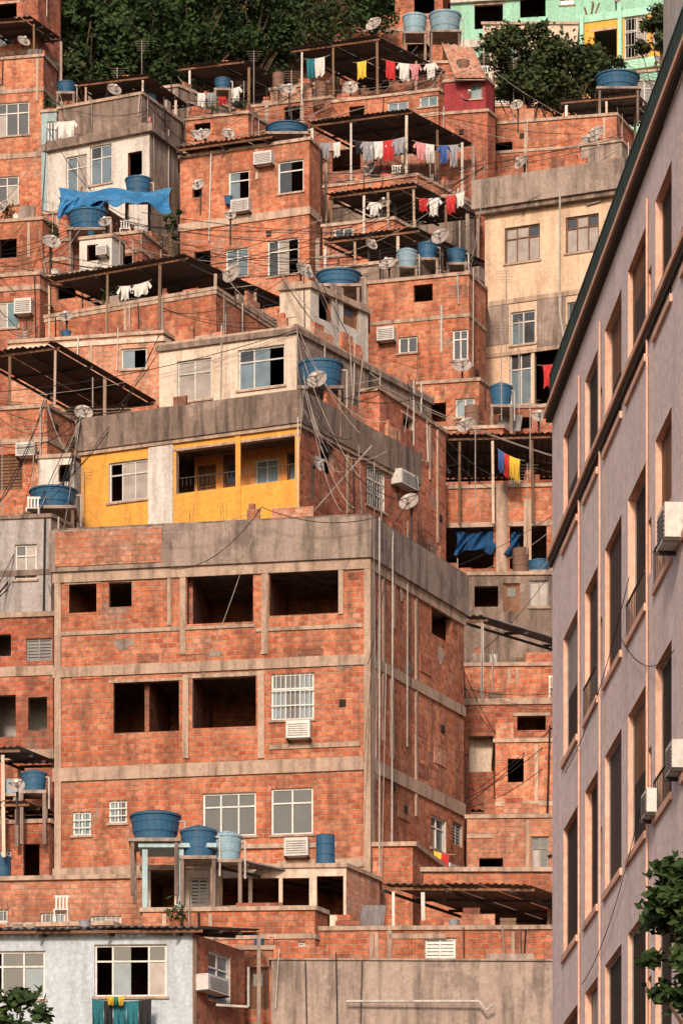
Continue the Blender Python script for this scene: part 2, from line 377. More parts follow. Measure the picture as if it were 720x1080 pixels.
    def done(s):
        wall(s.mb,s.wm,s.l,s.c,s.z0,s.zt,s.ops[0],s.mat)
        wall(s.mb,s.wm,s.c,s.r,s.z0,s.zt,s.ops[1],s.smat)
        f=s.fp
        for i in range(2,len(f)):
            wall(s.mb,s.wm,f[i],f[(i+1)%len(f)],s.z0,s.zt,[],s.mat if 'brick' in s.mat else 'brick_old')
        if s.cap:
            o=miter(f+[f[0]],0.07); o[0]=f[0]+Vector((-0.07,-0.05)); s.mb.prism(o[:-1],s.zt+0.001,s.zt+s.capt,s.cap)
        else: s.mb.poly([Vector((p.x,p.y,s.zt-0.05)) for p in f],'concrete')
        ins=miter(f+[f[0]],-0.03)
        for z in s.levels: s.mb.prism([ (p.x*0.999,p.y) for p in ins[1:]],z-0.05,z+0.05,'concrete_dark')
        if s.rough:
            dpt=12 if 'apartment' in s.name else 4.5
            s.weather(0,dpt); s.weather(1,dpt); s.roofline()
        s.mb.obj('walls',s.root); s.wm.obj('windows',s.root)
        return s
def ac_unit(o,U,n,w,h,dpt=0.38):
    mb=MB()
    mb.box(o+n*0.01,U*w,n*dpt,Zv*h,'white_alu')
    f=o+n*(0.01+dpt)
    k=6
    for i in range(k): mb.box(f+U*w*0.08+Zv*(h*(0.12+0.13*i))+n*0.001,U*w*0.84,n*0.012,Zv*h*0.05,'grey_alu')
    mb.box(o-Zv*0.05+n*0.0,U*0.04,n*(dpt+0.03),Zv*0.045,'iron_dark'); mb.box(o-Zv*0.05+U*(w-0.04),U*0.04,n*(dpt+0.03),Zv*0.045,'iron_dark')
    mb.obj('air_conditioner')
def tin(L,C,R,d,y,mat='tin_dark',sf=0.4,sd=0.5,posts=(),yb=None,dep=4.0,tilt=0.0,name='corrugated_roof_canopy'):
    l,c,r,b,fp=foot(L,C,R,d,sf,sd,dep=0.5 if R is not None else dep)
    z=ZZ(y,d); mb=MB(); e1=(c-l); Ln=e1.length; u=e1/Ln; e2=(r-c)
    n=max(6,int(Ln/0.07)); 
    jag=[ru(-.12,.05) for _ in range(int(Ln/0.9)+2)]; lift=[ru(-.02,.035) for _ in range(int(Ln/0.9)+2)]
    m=3
    for j in range(m):
        for i in range(n):
            a0=Ln*i/n;a1=Ln*(i+1)/n-1e-4
            h0=0.035*math.sin(i*math.pi/1.5);h1=0.035*math.sin((i+1)*math.pi/1.5)
            sidx=int(a0/0.9)
            def q(a,bb,zo):
                bb2=bb if bb>0 else jag[sidx]/max(1.0,e2.length); p=l+u*a+e2*bb2; return Vector((p.x,p.y,z+zo+tilt*bb+lift[sidx]))
            mb.poly([q(a0,j/m,h0),q(a1,j/m,h1),q(a1,(j+1)/m,h1),q(a0,(j+1)/m,h0)],mat)
    U=Vector((u.x,u.y,0)); E=Vector((e2.x,e2.y,tilt))
    for k in (0.03,0.35,0.67,0.96):
        p=l+e2*k; mb.box(Vector((p.x,p.y,z+tilt*k-0.13)),U*Ln,Vector((0,0.06,0)),Zv*0.075,'iron_dark' if k>0.05 else 'wood_brown')
    for k in range(int(Ln/1.8)+1):
        a=min(Ln-0.08,k*1.8+0.05); p=l+u*a; mb.box(Vector((p.x,p.y,z-0.21)),U*0.06,E,Zv*0.075,'iron_dark')
    for k in range(int(Ln*0.8)):
        p=l+u*ru(.1,Ln-.3)+e2*ru(.05,.2); mb.box(Vector((p.x,p.y,z+.05+tilt*.1)),(ru(.2,.3),ru(-.05,.05),0),(0,.15,0),(0,0,.12),random.choice(['brick_old','concrete','brick_clay']))
    zb=ZZ(yb,d) if yb else z-2.4
    for px in posts:
        for (A,B) in ((l,c),(c,r)):
            D=B-A;k=K(px);t=(k*A.y-A.x)/(D.x-k*D.y)
            if -0.01<=t<=1.01:
                p=A+D*t+Vector((0,0.08)); w=ru(.07,.12)
                mb.box(Vector((p.x-w/2,p.y,zb-1.2)),(w,0,0),(0,w,0),(ru(-.05,.05),0,z-0.2-zb+1.2),random.choice(['paint_white','concrete_slab','plank_wood','paint_cream'])); break
    for q in (b,r):
        mb.box(Vector((q.x-0.1,q.y-0.1,zb-1.2)),(0.1,0,0),(0,0.1,0),(0,0,z-0.15-zb+1.2+tilt),'concrete')
    mb.obj(name)
    if zb<z-1.0:
        for k in range(max(1,int(Ln*0.9))):
            p=l+u*ru(.2,max(.3,Ln-.5))+e2*ru(.1,.5); clutter(Vector((p.x,p.y,zb+0.01)))
def clutter(p):
    k=random.choice(['bucket','bucket','plant','plant','planks','crate','crate','chair','sheet','drum']); mb=MB()
    if k=='bucket':
        r=ru(.13,.2); mb.rev(p,[(0,0),(r*.75,0),(r,r*2.0),(r*1.06,r*2.0),(r*1.06,r*1.9)],random.choice(['tank_blue','cloth_white','cloth_red','cloth_grey']),12); mb.obj('plastic_bucket')
    elif k=='plant':
        mb.rev(p,[(0,0),(.11,0),(.16,.26),(.18,.26),(.15,.24),(0,.24)],'terracotta',12)
        for i in range(60):
            c=p+Vector((random.gauss(0,.16),random.gauss(0,.16),.45+random.gauss(0,.15))); a=Vector((ru(-1,1),ru(-1,1),ru(-.5,1))).normalized()*.13; b=a.orthogonal().normalized()*.035
            mb.poly([c-a,c+b,c+a,c-b],'leaf_b')
        mb.obj('potted_plant')
    elif k=='planks':
        for i in range(4):
            a=p+Vector((ru(-.1,.3),.1*i,0)); mb.box(a,(.09,0,0),(0,.025,0),(ru(-.25,.35),ru(.1,.3),ru(.6,1.2)),random.choice(['plank_wood','wood_brown']))
        mb.obj('leaning_planks')
    elif k=='crate':
        for z in (0,.12,.24):
            for o,a in (((0,0),(.45,0,0)),((0,.3),(.45,0,0))): mb.box(p+Vector((o[0],o[1],z)),a,(0,.02,0),(0,0,.08),'plank_wood')
            for o in ((0,.021),(.43,.021)): mb.box(p+Vector((o[0],o[1],z)),(.02,0,0),(0,.278,0),(0,0,.08),'plank_wood')
        mb.obj('wooden_crate')
    elif k=='chair':
        m_='cloth_white'; mb.box(p+Vector((0,0,.42)),(.42,0,0),(0,.42,0),(0,0,.03),m_)
        for x,y in ((0,0),(.38,0),(0,.38),(.38,.38)): mb.box(p+Vector((x,y,0)),(.04,0,0),(0,.04,0),(0,0,.42),m_)
        for i in range(4): mb.box(p+Vector((.02+.1*i,.40,.45)),(.05,0,0),(0,.03,0),(0,.06,.42),m_)
        mb.box(p+Vector((0,.46,.86)),(.42,0,0),(0,.03,0),(0,0,.06),m_); mb.obj('plastic_chair')
    elif k=='sheet':
        w=ru(.5,.9); h=ru(.5,.9); n=int(w/.07); 
        for i in range(n):
            x0=w*i/n;x1=w*(i+1)/n; y0=.03*(i%2);y1=.03*((i+1)%2)
            mb.poly([p+Vector((x0,y0,0)),p+Vector((x1,y1,0)),p+Vector((x1+.1,y1+.25,h)),p+Vector((x0+.1,y0+.25,h))],'fibre_cement')
        mb.obj('leaning_roof_sheet')
    else:
        mb.rev(p,[(0,0),(.27,0),(.28,.02),(.27,.28),(.285,.29),(.27,.30),(.27,.58),(.285,.59),(.27,.6),(.27,.85),(.28,.87),(.26,.87),(.25,.85),(0,.85)],random.choice(['tank_blue','tin_rust','tin_rust']),16); mb.obj('storage_drum')
def tank(x0,y0,x1,y1,d,mat='tank_blue'):
    r=(x1-x0)/2/F*d; zb=ZZ(y1,d); h=(y1-y0)/F*d; c=PT((x0+x1)/2,d); mb=MB()
    hb=h*0.80
    mb.rev((c.x,c.y,zb),[(0,0),(r*0.80,0),(r*0.84,hb*0.3),(r*0.855,hb*0.31),(r*0.855,hb*0.34),(r*0.88,hb*0.35),(r*0.92,hb*0.7),(r*0.94,hb*0.72),(r*0.94,hb*0.75),(r*0.97,hb*0.97)],mat,24)
    mb.rev((c.x,c.y,zb),[(r*0.97,hb*0.95),(r*1.02,hb*0.95),(r*1.02,hb*1.04),(r*0.9,hb*1.08),(r*0.5,h*0.95),(r*0.22,h*0.97),(r*0.22,h),(0,h)],mat,24)
    for k in range(10):
        a=k*0.628; mb.box((c.x+math.cos(a)*r*0.5,c.y+math.sin(a)*r*0.5,zb+h*0.93),(0.03,0,0),(0,0.03,0),(0,0,0.03),mat)
    mb.cyl((c.x+r*0.9,c.y-0.1,zb+hb*0.8),(c.x+r*1.15,c.y-0.1,zb+hb*0.8),0.03,'pipe_white',6); mb.cyl((c.x+r*1.15,c.y-0.1,zb+hb*0.8),(c.x+r*1.15,c.y-0.1,zb-0.5),0.03,'pipe_white',6)
    mb.prism([(c.x-r,c.y-r),(c.x+r,c.y-r),(c.x+r,c.y+r),(c.x-r,c.y+r)],zb-0.10,zb-0.003,'concrete')
    for sx in (-1,1):
        for sy in (-1,1): mb.box((c.x+sx*r*0.85-0.05,c.y+sy*r*0.85-0.05,zb-1.6),(0.1,0,0),(0,0.1,0),(0,0,1.5),'concrete_dark')
    mb.obj('water_tank')
def dish3(c,r,az=0.0,el=0.5,pole=1.0):
    ax=Vector((math.sin(az),-math.cos(az),el)).normalized()
    u=ax.cross(Zv).normalized(); w=u.cross(ax); mb=MB(); n=20; f=r*0.75
    rings=[0.12,0.4,0.7,1.0]
    def q(k,i): a=i*2*math.pi/n; rr=r*k; return c+(u*math.cos(a)+w*math.sin(a))*rr+ax*(rr*rr/(4*f))
    for a_,b_ in zip([0.0]+rings[:-1],rings):
        for i in range(n):
            if a_==0: mb.poly([q(0,0),q(b_,i),q(b_,i+1)],'dish_grey')
            else: mb.poly([q(a_,i),q(b_,i),q(b_,i+1),q(a_,i+1)],'dish_grey')
    feed=c+ax*f*1.05
    for k in (0.3,2.4,4.5):
        a=c+(u*math.cos(k)+w*math.sin(k))*r*0.97+ax*(r*r/(4*f)); mb.cyl(a,feed,0.014,'iron_dark',4)
    mb.cyl(feed-ax*0.08,feed+ax*0.08,0.06,'paint_white',8)
    back=c-ax*0.15; mb.cyl(c,back,0.07,'iron_dark',6); mb.cyl(back,back-Zv*pole,0.035,'iron_dark',6)
    mb.obj('satellite_dish')
def dish(px,py,d,rp,az=0.0,el=0.5,pole=1.0): dish3(P3(px,py,d),rp/F*d,az,el,pole)
def laundry(pts,d,items,h=(0.6,1.0),name='laundry_line',ww=(0.28,0.72)):
    a=P3(pts[0][0],pts[0][1],d);b=P3(pts[1][0],pts[1][1],d); mb=MB(); L=(b-a).length; U=(b-a)/L
    sag=0.06*L
    def lp(x): t=max(0,min(1,x/L)); return a+U*x-Zv*(sag*4*t*(1-t))
    for i in range(8): mb.cyl(lp(L*i/8),lp(L*(i+1)/8),0.01,'cable_pale',4)
    x=ru(.05,.2) if ww[0]>.27 else .03; i=0
    while x<L-0.2 and i<len(items):
        w=ru(*ww)
        if x+w>L: break
        col='cloth_'+items[i]; i+=1; hh=ru(*h); nx,nz=6,6; ph=ru(0,6); pinch=ru(.0,.25)
        g=[[lp(x+w*(0.5+(p/nx-.5)*(1-pinch*math.sin(k/nz*2.5))))-Zv*(hh*k/nz*(1+0.06*math.sin(p*2+ph)))+Vector((0,-0.02-0.09*math.sin(ph+p*1.9+k*.4)*k/nz,0)) for p in range(nx+1)] for k in range(nz+1)]
        for k in range(nz):
            for p in range(nx): mb.poly([g[k][p],g[k][p+1],g[k+1][p+1],g[k+1][p]],col)
        if rnd()<0.5 and ww[0]>.27:
            for sgn,p0 in ((-1,g[0][0]),(1,g[0][nx])):
                mb.poly([p0,p0+U*sgn*0.14-Zv*0.22,p0+U*sgn*0.06-Zv*0.3,p0-Zv*0.16],col)
        x+=w+(random.choice([ru(-.05,0.05),ru(.05,.35)]) if ww[0]>.27 else -.02)
    mb.obj(name)
def pipe(pts,d,r=0.035,mat='pipe_white',name='drain_pipe'):
    mb=MB(); q=[P3(a[0],a[1],d) for a in pts]
    for a,b in zip(q[:-1],q[1:]): mb.cyl(a,b,r,mat,6)
    mb.obj(name)
def cable(a,b,sag=0.4,r=0.011,mat='cable_black',name='overhead_cable'):
    mb=MB(); n=10; pr=None
    for i in range(n+1):
        t=i/n; p=a.lerp(b,t)-Zv*(sag*4*t*(1-t))
        if pr is not None: mb.cyl(pr,p,r,mat,4,cap=False)
        pr=p
    mb.obj(name)
def tarp(x0,y0,x1,y1,d,run=1.2,mat='tarp_blue',amp=1.0):
    mb=MB(); nx,ny=36,16; g=[]; ph=ru(0,6)
    for j in range(ny+1):
        row=[]
        for i in range(nx+1):
            s=i/nx;q=j/ny
            x=x0+(x1-x0)*s+2*math.sin(q*4+s*9); y=y0+(y1-y0)*q
            y+=amp*((5*math.sin(s*5+ph)+3*math.sin(s*13+1)+2*math.sin(s*29))*(q**2) + 6*math.sin(math.pi*s*2)**2*(1-q)*0.7)
            row.append(P3(x,y,d+run*(1-q)+0.22*math.sin(s*23+ph+q*2)*(.3+q)+.12*math.sin(s*41+q*9)))
        g.append(row)
    for j in range(ny):
        for i in range(nx): mb.poly([g[j][i],g[j][i+1],g[j+1][i+1],g[j+1][i]],mat)
    mb.obj('plastic_tarp')
def tree(cx,cy,zb,zc,rx,rz,nclump,nleaf,ls,mat='leaf_a',name='tree'):
    root=empty(name); tb=MB(); base=Vector((cx,cy,zb)); top=Vector((cx+ru(-.3,.3),cy,zc))
    tr=max(0.12,rx*0.06); mid=base.lerp(top,0.5)+Vector((ru(-.2,.2),0,0))
    tb.cyl(base,mid,tr*1.3,'bark',8,tr); tb.cyl(mid,top,tr,'bark',8,tr*0.5)
    v=[];f=[]; 
    for i in range(nclump):
        while True:
            p=Vector((ru(-1,1),ru(-1,1),ru(-0.8,1)))
            if 0.25<p.length<1: break
        c=Vector((cx+p.x*rx,cy+p.y*rx*0.8,zc+p.z*rz))
        if i%2==0: tb.cyl(mid.lerp(top,ru(0.2,1)),c,tr*0.35,'bark',5,tr*0.1)
        cr=ru(0.14,0.30)*rx
        for k in range(nleaf):
            o=Vector((random.gauss(0,0.5),random.gauss(0,0.5),random.gauss(0,0.38)))*cr+c
            a=Vector((ru(-1,1),ru(-1,1),ru(-.6,.6))).normalized(); bb=a.orthogonal().normalized()
            bb=(bb+a.cross(bb)*ru(-2,2)).normalized(); s=ls*ru(0.6,1.3)
            i0=len(v); v+=[tuple(o-a*s*0.5),tuple(o+bb*s*0.26),tuple(o+a*s*0.5),tuple(o-bb*s*0.26)]; f.append((i0,i0+1,i0+2,i0+3))
    tb.obj('trunk_and_limbs',root)
    me=bpy.data.meshes.new('crown'); me.from_pydata(v,[],f); me.materials.append(MATS[mat]); me.update()
    o=bpy.data.objects.new('crown',me); scene.collection.objects.link(o); o.parent=root

# ============================================================ ground
g=MB()
ds=[-60,0,60,85,96,108,130,160,200,240,330,700]
xs=[-600,-150,-60,-20,0,20,60,150,600]
for a,b in zip(ds[:-1],ds[1:]):
    for c,e in zip(xs[:-1],xs[1:]):
        g.poly([(c,a,ground(a)),(e,a,ground(a)),(e,b,ground(b)),(c,b,ground(b))],'soil')
g.obj('hillside_ground')

# ============================================================ filler housing on the slope (real rows of houses)
def filler(x,d,w,h,dep,mat):
    A=Vector((x,d+ru(0,.8)));B=Vector((x+w,d)); Rr=B+Vector((dep*0.3,dep)); Bl=A+Vector((dep*0.3,dep))
    z0=ground(d)-1.5; z1=ground(d)+h; root=empty('brick_house'); mb=MB();wm=MB(); ops=[]; sops=[]
    for fl in range(int(h//2.7)+1):
        zb=z1-1.9-2.7*fl
        u=ru(0.4,1.2)
        while u<w-1.3:
            ww=ru(0.7,1.4)
            if rnd()<0.75: ops.append((u,u+ww,zb,zb+ru(0.8,1.15),random.choice(['hole','win','win','hole','louver','bars'])))
            u+=ww+ru(0.6,1.5)
        if rnd()<0.6: sops.append((1,2.1,zb,zb+1,'win'))
    wall(mb,wm,A,B,z0,z1,ops,mat); wall(mb,wm,B,Rr,z0,z1,sops,mat); wall(mb,wm,Rr,Bl,z0,z1,[],mat); wall(mb,wm,Bl,A,z0,z1,[],mat)
    mb.prism([(A.x-.1,A.y-.1),(B.x+.1,B.y-.1),(Rr.x+.1,Rr.y),(Bl.x-.1,Bl.y)],z1+.001,z1+.13,'concrete_slab')
    for k in range(1,int(h//2.7)+1):
        z=z1-2.7*k; e=0.03
        mb.prism([(A.x-e,A.y-e),(B.x+e,B.y-e),(Rr.x+e,Rr.y),(Rr.x,Rr.y),(B.x-.02,B.y+.02),(A.x,A.y+.02)],z-.1,z+.08,'concrete_slab')
    mb.obj('walls',root); wm.obj('windows',root)
for d in range(93,214,9):
    x=-34+ru(0,4)
    while x<40:
        w=ru(4.5,8)
        filler(x,d+ru(-1,1),w-0.3,ru(2.9,5.0),ru(5,6.5),random.choice(['brick_clay','brick_red','brick_pale','brick_old','brick_clay','paint_cream','concrete']))
        x+=w
# ============================================================ traced buildings
m=House('brick_apartment_building',58,388,489,120,545,'brick_clay',sf=0.17,sd=0.47,cap='concrete_dark',capt=0.08)
for r in ((73,616,102,646),(115,614,139,640),(197,604,267,657),(284,598,357,648),(120,719,189,772),(203,714,270,767)): m.op(*r)
m.op(286,710,331,759,'bars'); m.op(77,856,96,881,'grid'); m.op(115,844,134,868,'grid'); m.op(214,836,270,882,'win'); m.op(286,831,330,880,'win')
m.op(455,622,476,674,'hole',1); m.op(454,862,470,897,'win',1); m.op(477,868,487,892,'lattice',1)
m.band(545,589,'concrete',0.16,False); m.band(589,600,'concrete_slab',0.07); m.band(690,701,'concrete_slab',0.06); m.band(798,812,'concrete_slab',0.06); m.band(905,914,'concrete_slab',0.06)
m.panel(60,560,172,597,'brick_pale',0,0.19)
for x in (60,386): m.panel(x-2,560,x+5,950,'concrete_slab',0,0.055)
for r in ((190,600,196,690),(276,597,283,690),(193,712,199,800),(272,708,279,800),(357,597,362,648)): m.panel(*r,'concrete_slab',0,0.052)
m.panel(389,590,394,960,'concrete_slab',1,0.055); m.panel(411,712,414,800,'concrete_slab',1,0.05)
for r in ((270,660,382,664),(62,664,194,668),(284,784,380,789),(196,660,268,663)): m.panel(*r,'concrete_slab',0,0.046)
m.ac(304,763,329,781); m.ac(302,886,327,905); m.ac(462,914,476,930,1)
m.done()
mb=MB()
for x in (150,196,277,362):
    p,U,n=m.loc(x,690,0,-0.35); mb.box(p+Vector((0,0,-6)),U*0.14,-n*4,Zv*9.2,'brick_old')
pA,U,n=m.loc(64,690,0,-3.4); mb.box(pA+Zv*-6,U*9,-n*0.12,Zv*9.2,'brick_old')
mb.obj('partition_walls',m.root)
# --- yellow house
y=House('yellow_house',86,316,440,127,413,'paint_yellow','brick_red',sf=0.42,sd=0.58,cap='concrete_dark',capt=0.06)
y.op(115,486,156,528,'win'); y.op(186,468,311,513,'hole'); y.op(386,492,405,536,'bars',1); y.op(338,462,352,500,'hole',1)
y.band(413,447,'concrete_dark',0.16,False); y.band(447,451,'concrete_slab',0.10); y.panel(157,463,183,556,'paint_white',0,0.05)
y.panel(249,458,254,556,'paint_yellow',0,0.045); y.band(560,570)
y.ac(412,500,430,515,1); y.done()
mb=MB(); wm=MB()
A,U,n=y.loc(184,530,0,-1.5); B,_,_=y.loc(314,530,0,-1.5)
z0=A.z-0.8; wall(mb,wm,Vector((A.x,A.y)),Vector((B.x,B.y)),z0,z0+3.0,[(0.1,0.75,z0+1.2,z0+2.35,'shutter'),(1.0,1.5,z0+0.6,z0+2.6,'door'),(2.1,2.9,z0+1.4,z0+2.3,'win'),(3.2,3.9,z0+1.2,z0+2.4,'wood')],'paint_orange')
mb.obj('balcony_wall',y.root); wm.obj('balcony_windows',y.root)
rb=MB(); A,U,n=y.loc(187,512,0,-0.10); Lr=(y.loc(311,512,0,-0.10)[0]-A).length
rb.box(A+Zv*.22,U*Lr,n*.03,Zv*.03,'iron_dark')
for i in range(int(Lr/.14)): rb.box(A+U*(.14*i)-Zv*.02,U*.015,n*.015,Zv*.24,'iron_dark')
rb.obj('balcony_railing',y.root)
# --- beige upper house
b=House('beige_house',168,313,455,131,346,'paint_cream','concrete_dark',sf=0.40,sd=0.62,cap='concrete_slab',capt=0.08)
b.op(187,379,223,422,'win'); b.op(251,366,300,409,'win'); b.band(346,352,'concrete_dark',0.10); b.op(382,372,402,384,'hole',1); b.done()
h=House('brick_house',360,400,470,134,412,'brick_red',sf=0.4,sd=0.5).op(425,440,436,452,'hole',1).done()
# --- left D terrace
h=House('brick_house',-15,50,92,134,430,'brick_clay',sf=0.2,sd=0.5); h.op(-5,479,24,517,'shutter'); h.band(461,466)
h.ac(20,470,40,484); h.done()
tin(-25,60,166,136,362,posts=(10,57,110),yb=430)
House('white_hut',40,78,88,131,482,'paint_white',sf=.2,rough=False).op(62,490,74,508,'hole').done()
tank(31,514,82,540,128.5); 
h=House('grey_house',-15,54,75,126,546,'stucco_grey','concrete',sf=0.15,cap='concrete_dark'); h.op(16,574,39,611,'win').band(600,606,'concrete_dark',0.02).done()
h=House('brick_house',-15,56,70,124.5,650,'brick_red',sf=0.15,capt=0.15); h.op(28,673,57,697,'lattice').op(-5,669,12,692,'hole').op(-5,733,17,777,'hole').op(30,735,50,770,'hole'); h.band(702,712).band(790,800).done()
h=House('brick_house',-15,52,62,121.5,868,'brick_red',sf=0.15); h.op(-8,897,12,945,'win').op(25,890,42,925,'hole').band(935,942).done()
tin(-20,20,62,121,788,'fibre_cement',sf=0.1,posts=(4,),yb=860); tin(-20,30,64,121,845,'tin_rust',sf=0.1)
tank(22,812,50,836,121.5); tank(2,822,20,838,121.5,'tank_lightblue')
h=House('brick_house',-15,118,150,116,976,'brick_old',sf=0.1); h.op(20,1000,40,1030).done()
# --- bottom left white house
h=House('white_house',-30,203,258,108,984,'paint_iceblue','brick_red',sf=0.04,sd=0.5,cap=None); h.op(-20,1003,48,1054,'win').op(100,996,176,1051,'win').op(220,1006,243,1057,'win',1)
h.panel(203,990,207,1100,'concrete_slab',1,0.02); h.ac(206,1031,228,1048,1); h.rough=False; h.done()
tin(-35,212,275,107.6,978,'fibre_cement',sf=0.04,sd=0.5,tilt=0.5)
laundry(((96,1053),(164,1052)),107.4,['teal','black','teal','teal','black','teal'],(0.9,1.2),ww=(.24,.4))
laundry(((112,1050),(134,1050)),107.2,['yellow','green','yellow'],(0.2,0.25),ww=(.12,.2))
House('concrete_retaining_wall',286,640,None,110,1014,'concrete',sf=-0.02,cap='concrete',capt=0.05).done()
h=House('brick_house',250,292,None,111.5,1002,'brick_clay',sf=0.05).op(261,1020,284,1064,'door').done()
h=House('brick_house',334,640,None,113,980,'brick_clay',sf=0.03); h.op(448,989,480,1012,'louver').panel(410,985,470,990,'concrete_slab').panel(408,980,413,1012,'concrete_slab').done()
h=House('brick_house',150,332,345,113,960,'brick_clay','brick_red',sf=0.06); h.band(985,990); h.op(300,993,322,1012,'win').done()
h=House('stucco_house',150,365,400,117,915,'paint_cream','brick_pale',sf=0.05,rough=False); h.op(159,900,184,958,'hole').op(200,926,220,956,'louver').op(234,926,262,955,'hole').op(266,926,294,955,'hole').op(298,926,326,955,'hole').op(334,924,362,965,'hole').panel(150,893,156,980,'paint_aqua',0,.05).panel(187,893,194,980,'paint_aqua',0,.05).done()
tin(228,258,398,115.8,908,'fibre_cement',sf=0.1,sd=0.9,posts=(232,335,366),yb=975)
mb=MB(); a=P3(146,889,115.2); mb.box(a-Zv*0.12,(2.2,0,0),(0,1.3,0),(0,0,0.12),'paint_aqua')
for x in (150,188): p=P3(x,889,115.2); mb.box((p.x,p.y+0.1,p.z-2.4),(0.15,0,0),(0,0.15,0),(0,0,2.27),'paint_aqua')
mb.obj('tank_platform')
tank(137,855,191,889,115.8); tank(190,871,229,906,115.6); tank(222,877,256,909,115.9,'tank_lightblue')
tin(400,560,660,114.5,934,'tin_rust',sf=-0.05,sd=0.6,posts=(447,415),yb=980)
# --- right column beside main
h=House('brick_house',492,640,None,123,862,'brick_pale',sf=0.05); h.op(560,882,578,920,'win2').op(505,905,530,925).panel(492,880,520,884,'concrete_slab').done()
h=House('brick_house',522,640,None,126,782,'brick_clay',sf=0.05); h.op(535,800,552,825,'hole').panel(520,845,640,850,'concrete_slab').done()
tin(496,600,None,127,852,'fibre_cement',sf=.1,dep=2.0)
h=House('brick_house',488,640,None,129,742,'brick_red',sf=0.05,capt=0.2); h.op(494,776,520,814,'hole').op(545,755,575,770,'hole').done()
h=House('brick_house',486,640,None,131,702,'brick_clay',sf=0.03).done()
tin(484,510,640,131,650,'fibre_cement',sf=0.1,sd=0.9,posts=(508,),yb=702)
h=House('concrete_house',455,640,None,136,606,'concrete_dark',sf=0.03); h.op(500,618,525,640,'hole').op(558,612,578,640,'win2').op(530,615,548,645,'door').done()
h=House('brick_house',448,640,None,139,512,'brick_clay',sf=0.08); h.op(470,553,520,600,'hole').op(537,553,576,600,'hole').panel(523,514,535,604,'concrete_slab',0,.12).panel(552,527,560,604,'concrete_slab',0,.1).band(548,553).done()
tarp(480,560,549,584,139.3,0.3,'tarp_navy',.6); tank(556,590,580,604,138)
tin(438,600,None,138.6,456,sf=0.08,dep=5,posts=(484,520,562),yb=512)
laundry(((524,473),(553,486)),138.2,['blue','red','yellow','yellow'],(0.55,0.8),ww=(.19,.23))
laundry(((450,490),(480,490)),140.5,['grey','white','blue'],(0.5,0.7))
h=House('brick_house',438,530,560,145,452,'brick_red',sf=0.1).op(470,470,510,500,'wood').done()
h=House('brick_house',440,505,535,146.5,402,'brick_clay',sf=0.2); h.op(450,425,470,445,'hole').op(480,420,500,440,'win').done()
tank(516,404,540,430,145.5)
h=House('brick_house',530,640,None,146,428,'brick_red',sf=0.1).op(545,440,560,452,'hole').done()
# --- J beige right
j=House('beige_house',511,650,668,150,172,'paint_beige','paint_beige',sf=0.41,sd=0.35,cap='concrete_dark',capt=0.06)
j.op(532,238,569,276,'wood').op(596,227,631,265,'wood').op(538,328,564,363,'win').op(598,318,615,340,'win2').op(537,371,560,427,'win').op(563,368,592,425,'hole')
j.band(172,203,'concrete',0.42,False); j.band(203,208,'concrete_dark',0.3); j.band(300,305,'concrete_slab',0.05)
j.panel(511,318,536,364,'concrete',0,0.03).panel(566,312,596,368,'concrete',0,0.03).panel(511,366,640,370,'concrete_slab',0,0.05); j.done()
pipe([(590,200),(590,330),(598,385)],147.8,0.04); pipe([(465,322),(465,372)],144,0.04)
laundry(((566,385),(590,382)),148.6,['red','pink','red'],(0.8,1.2))
h=House('brick_house',388,494,512,148,290,'brick_clay',sf=0.28,sd=0.4); h.op(477,347,500,379,'win').op(420,355,440,372,'win').op(436,300,456,318,'hole').band(330,334).ac(400,348,418,362).done()
tin(340,440,515,153,240,sf=0.35,sd=0.75,posts=(342,375,420,452,490),yb=290)
h=House('brick_house',338,440,505,152,274,'concrete_dark',sf=0.35,sd=0.6).done()
h=House('brick_house',336,450,520,158,262,'brick_red',sf=0.3,sd=0.6).op(395,275,415,290,'hole').done()
tank(333,287,381,307,147); tank(418,262,440,284,152,'tank_lightblue'); tank(440,255,462,275,152.5); dish(465,251,151.5,10,-0.4,0.4)
tank(470,262,492,280,152.8); 
h=House('white_hut',295,327,388,142,300,'paint_cream','paint_white',sf=0.3,sd=0.75); h.op(336,312,349,338,'hole',1).op(362,322,378,345,'door',1).band(300,304,'concrete_slab',.12).done()
# M3
tin(345,437,505,158,193,sf=0.35,sd=0.75,posts=(349,383,410,437,470),yb=240)
h=House('brick_house',340,415,490,158.5,232,'brick_clay',sf=0.3,sd=0.7); h.op(352,240,372,252,'win').done()
h=House('brick_house',350,480,500,163,208,'concrete_dark',sf=0.25).done()
laundry(((438,209),(492,201)),158,['red','white','red','white','red','white','black'],(0.45,0.7),ww=(.28,.42)); laundry(((386,213),(410,211)),158.6,['white','grey','red'],(0.4,0.6),ww=(.28,.4))
# M4
tin(325,432,500,165,115,sf=0.35,sd=0.75,posts=(330,370,428,462,487),yb=180)
h=House('brick_house',322,440,505,164,186,'brick_clay',sf=0.35,sd=0.75); h.op(350,205,362,220,'hole').done()
h=House('brick_house',330,450,510,170,150,'brick_old',sf=0.25,sd=0.6).op(350,158,380,180,'hole').done()
laundry(((370,148),(428,144)),164.6,['black','grey','white','red','grey','black','white'],(0.5,0.9),ww=(.28,.46)); laundry(((434,148),(486,152)),165.5,['pink','white','blue','grey','white','black','red'],(0.5,0.9),ww=(.28,.44)); laundry(((334,150),(366,148)),164.8,['grey','white','blue','black'],(0.5,0.7),ww=(.28,.4))
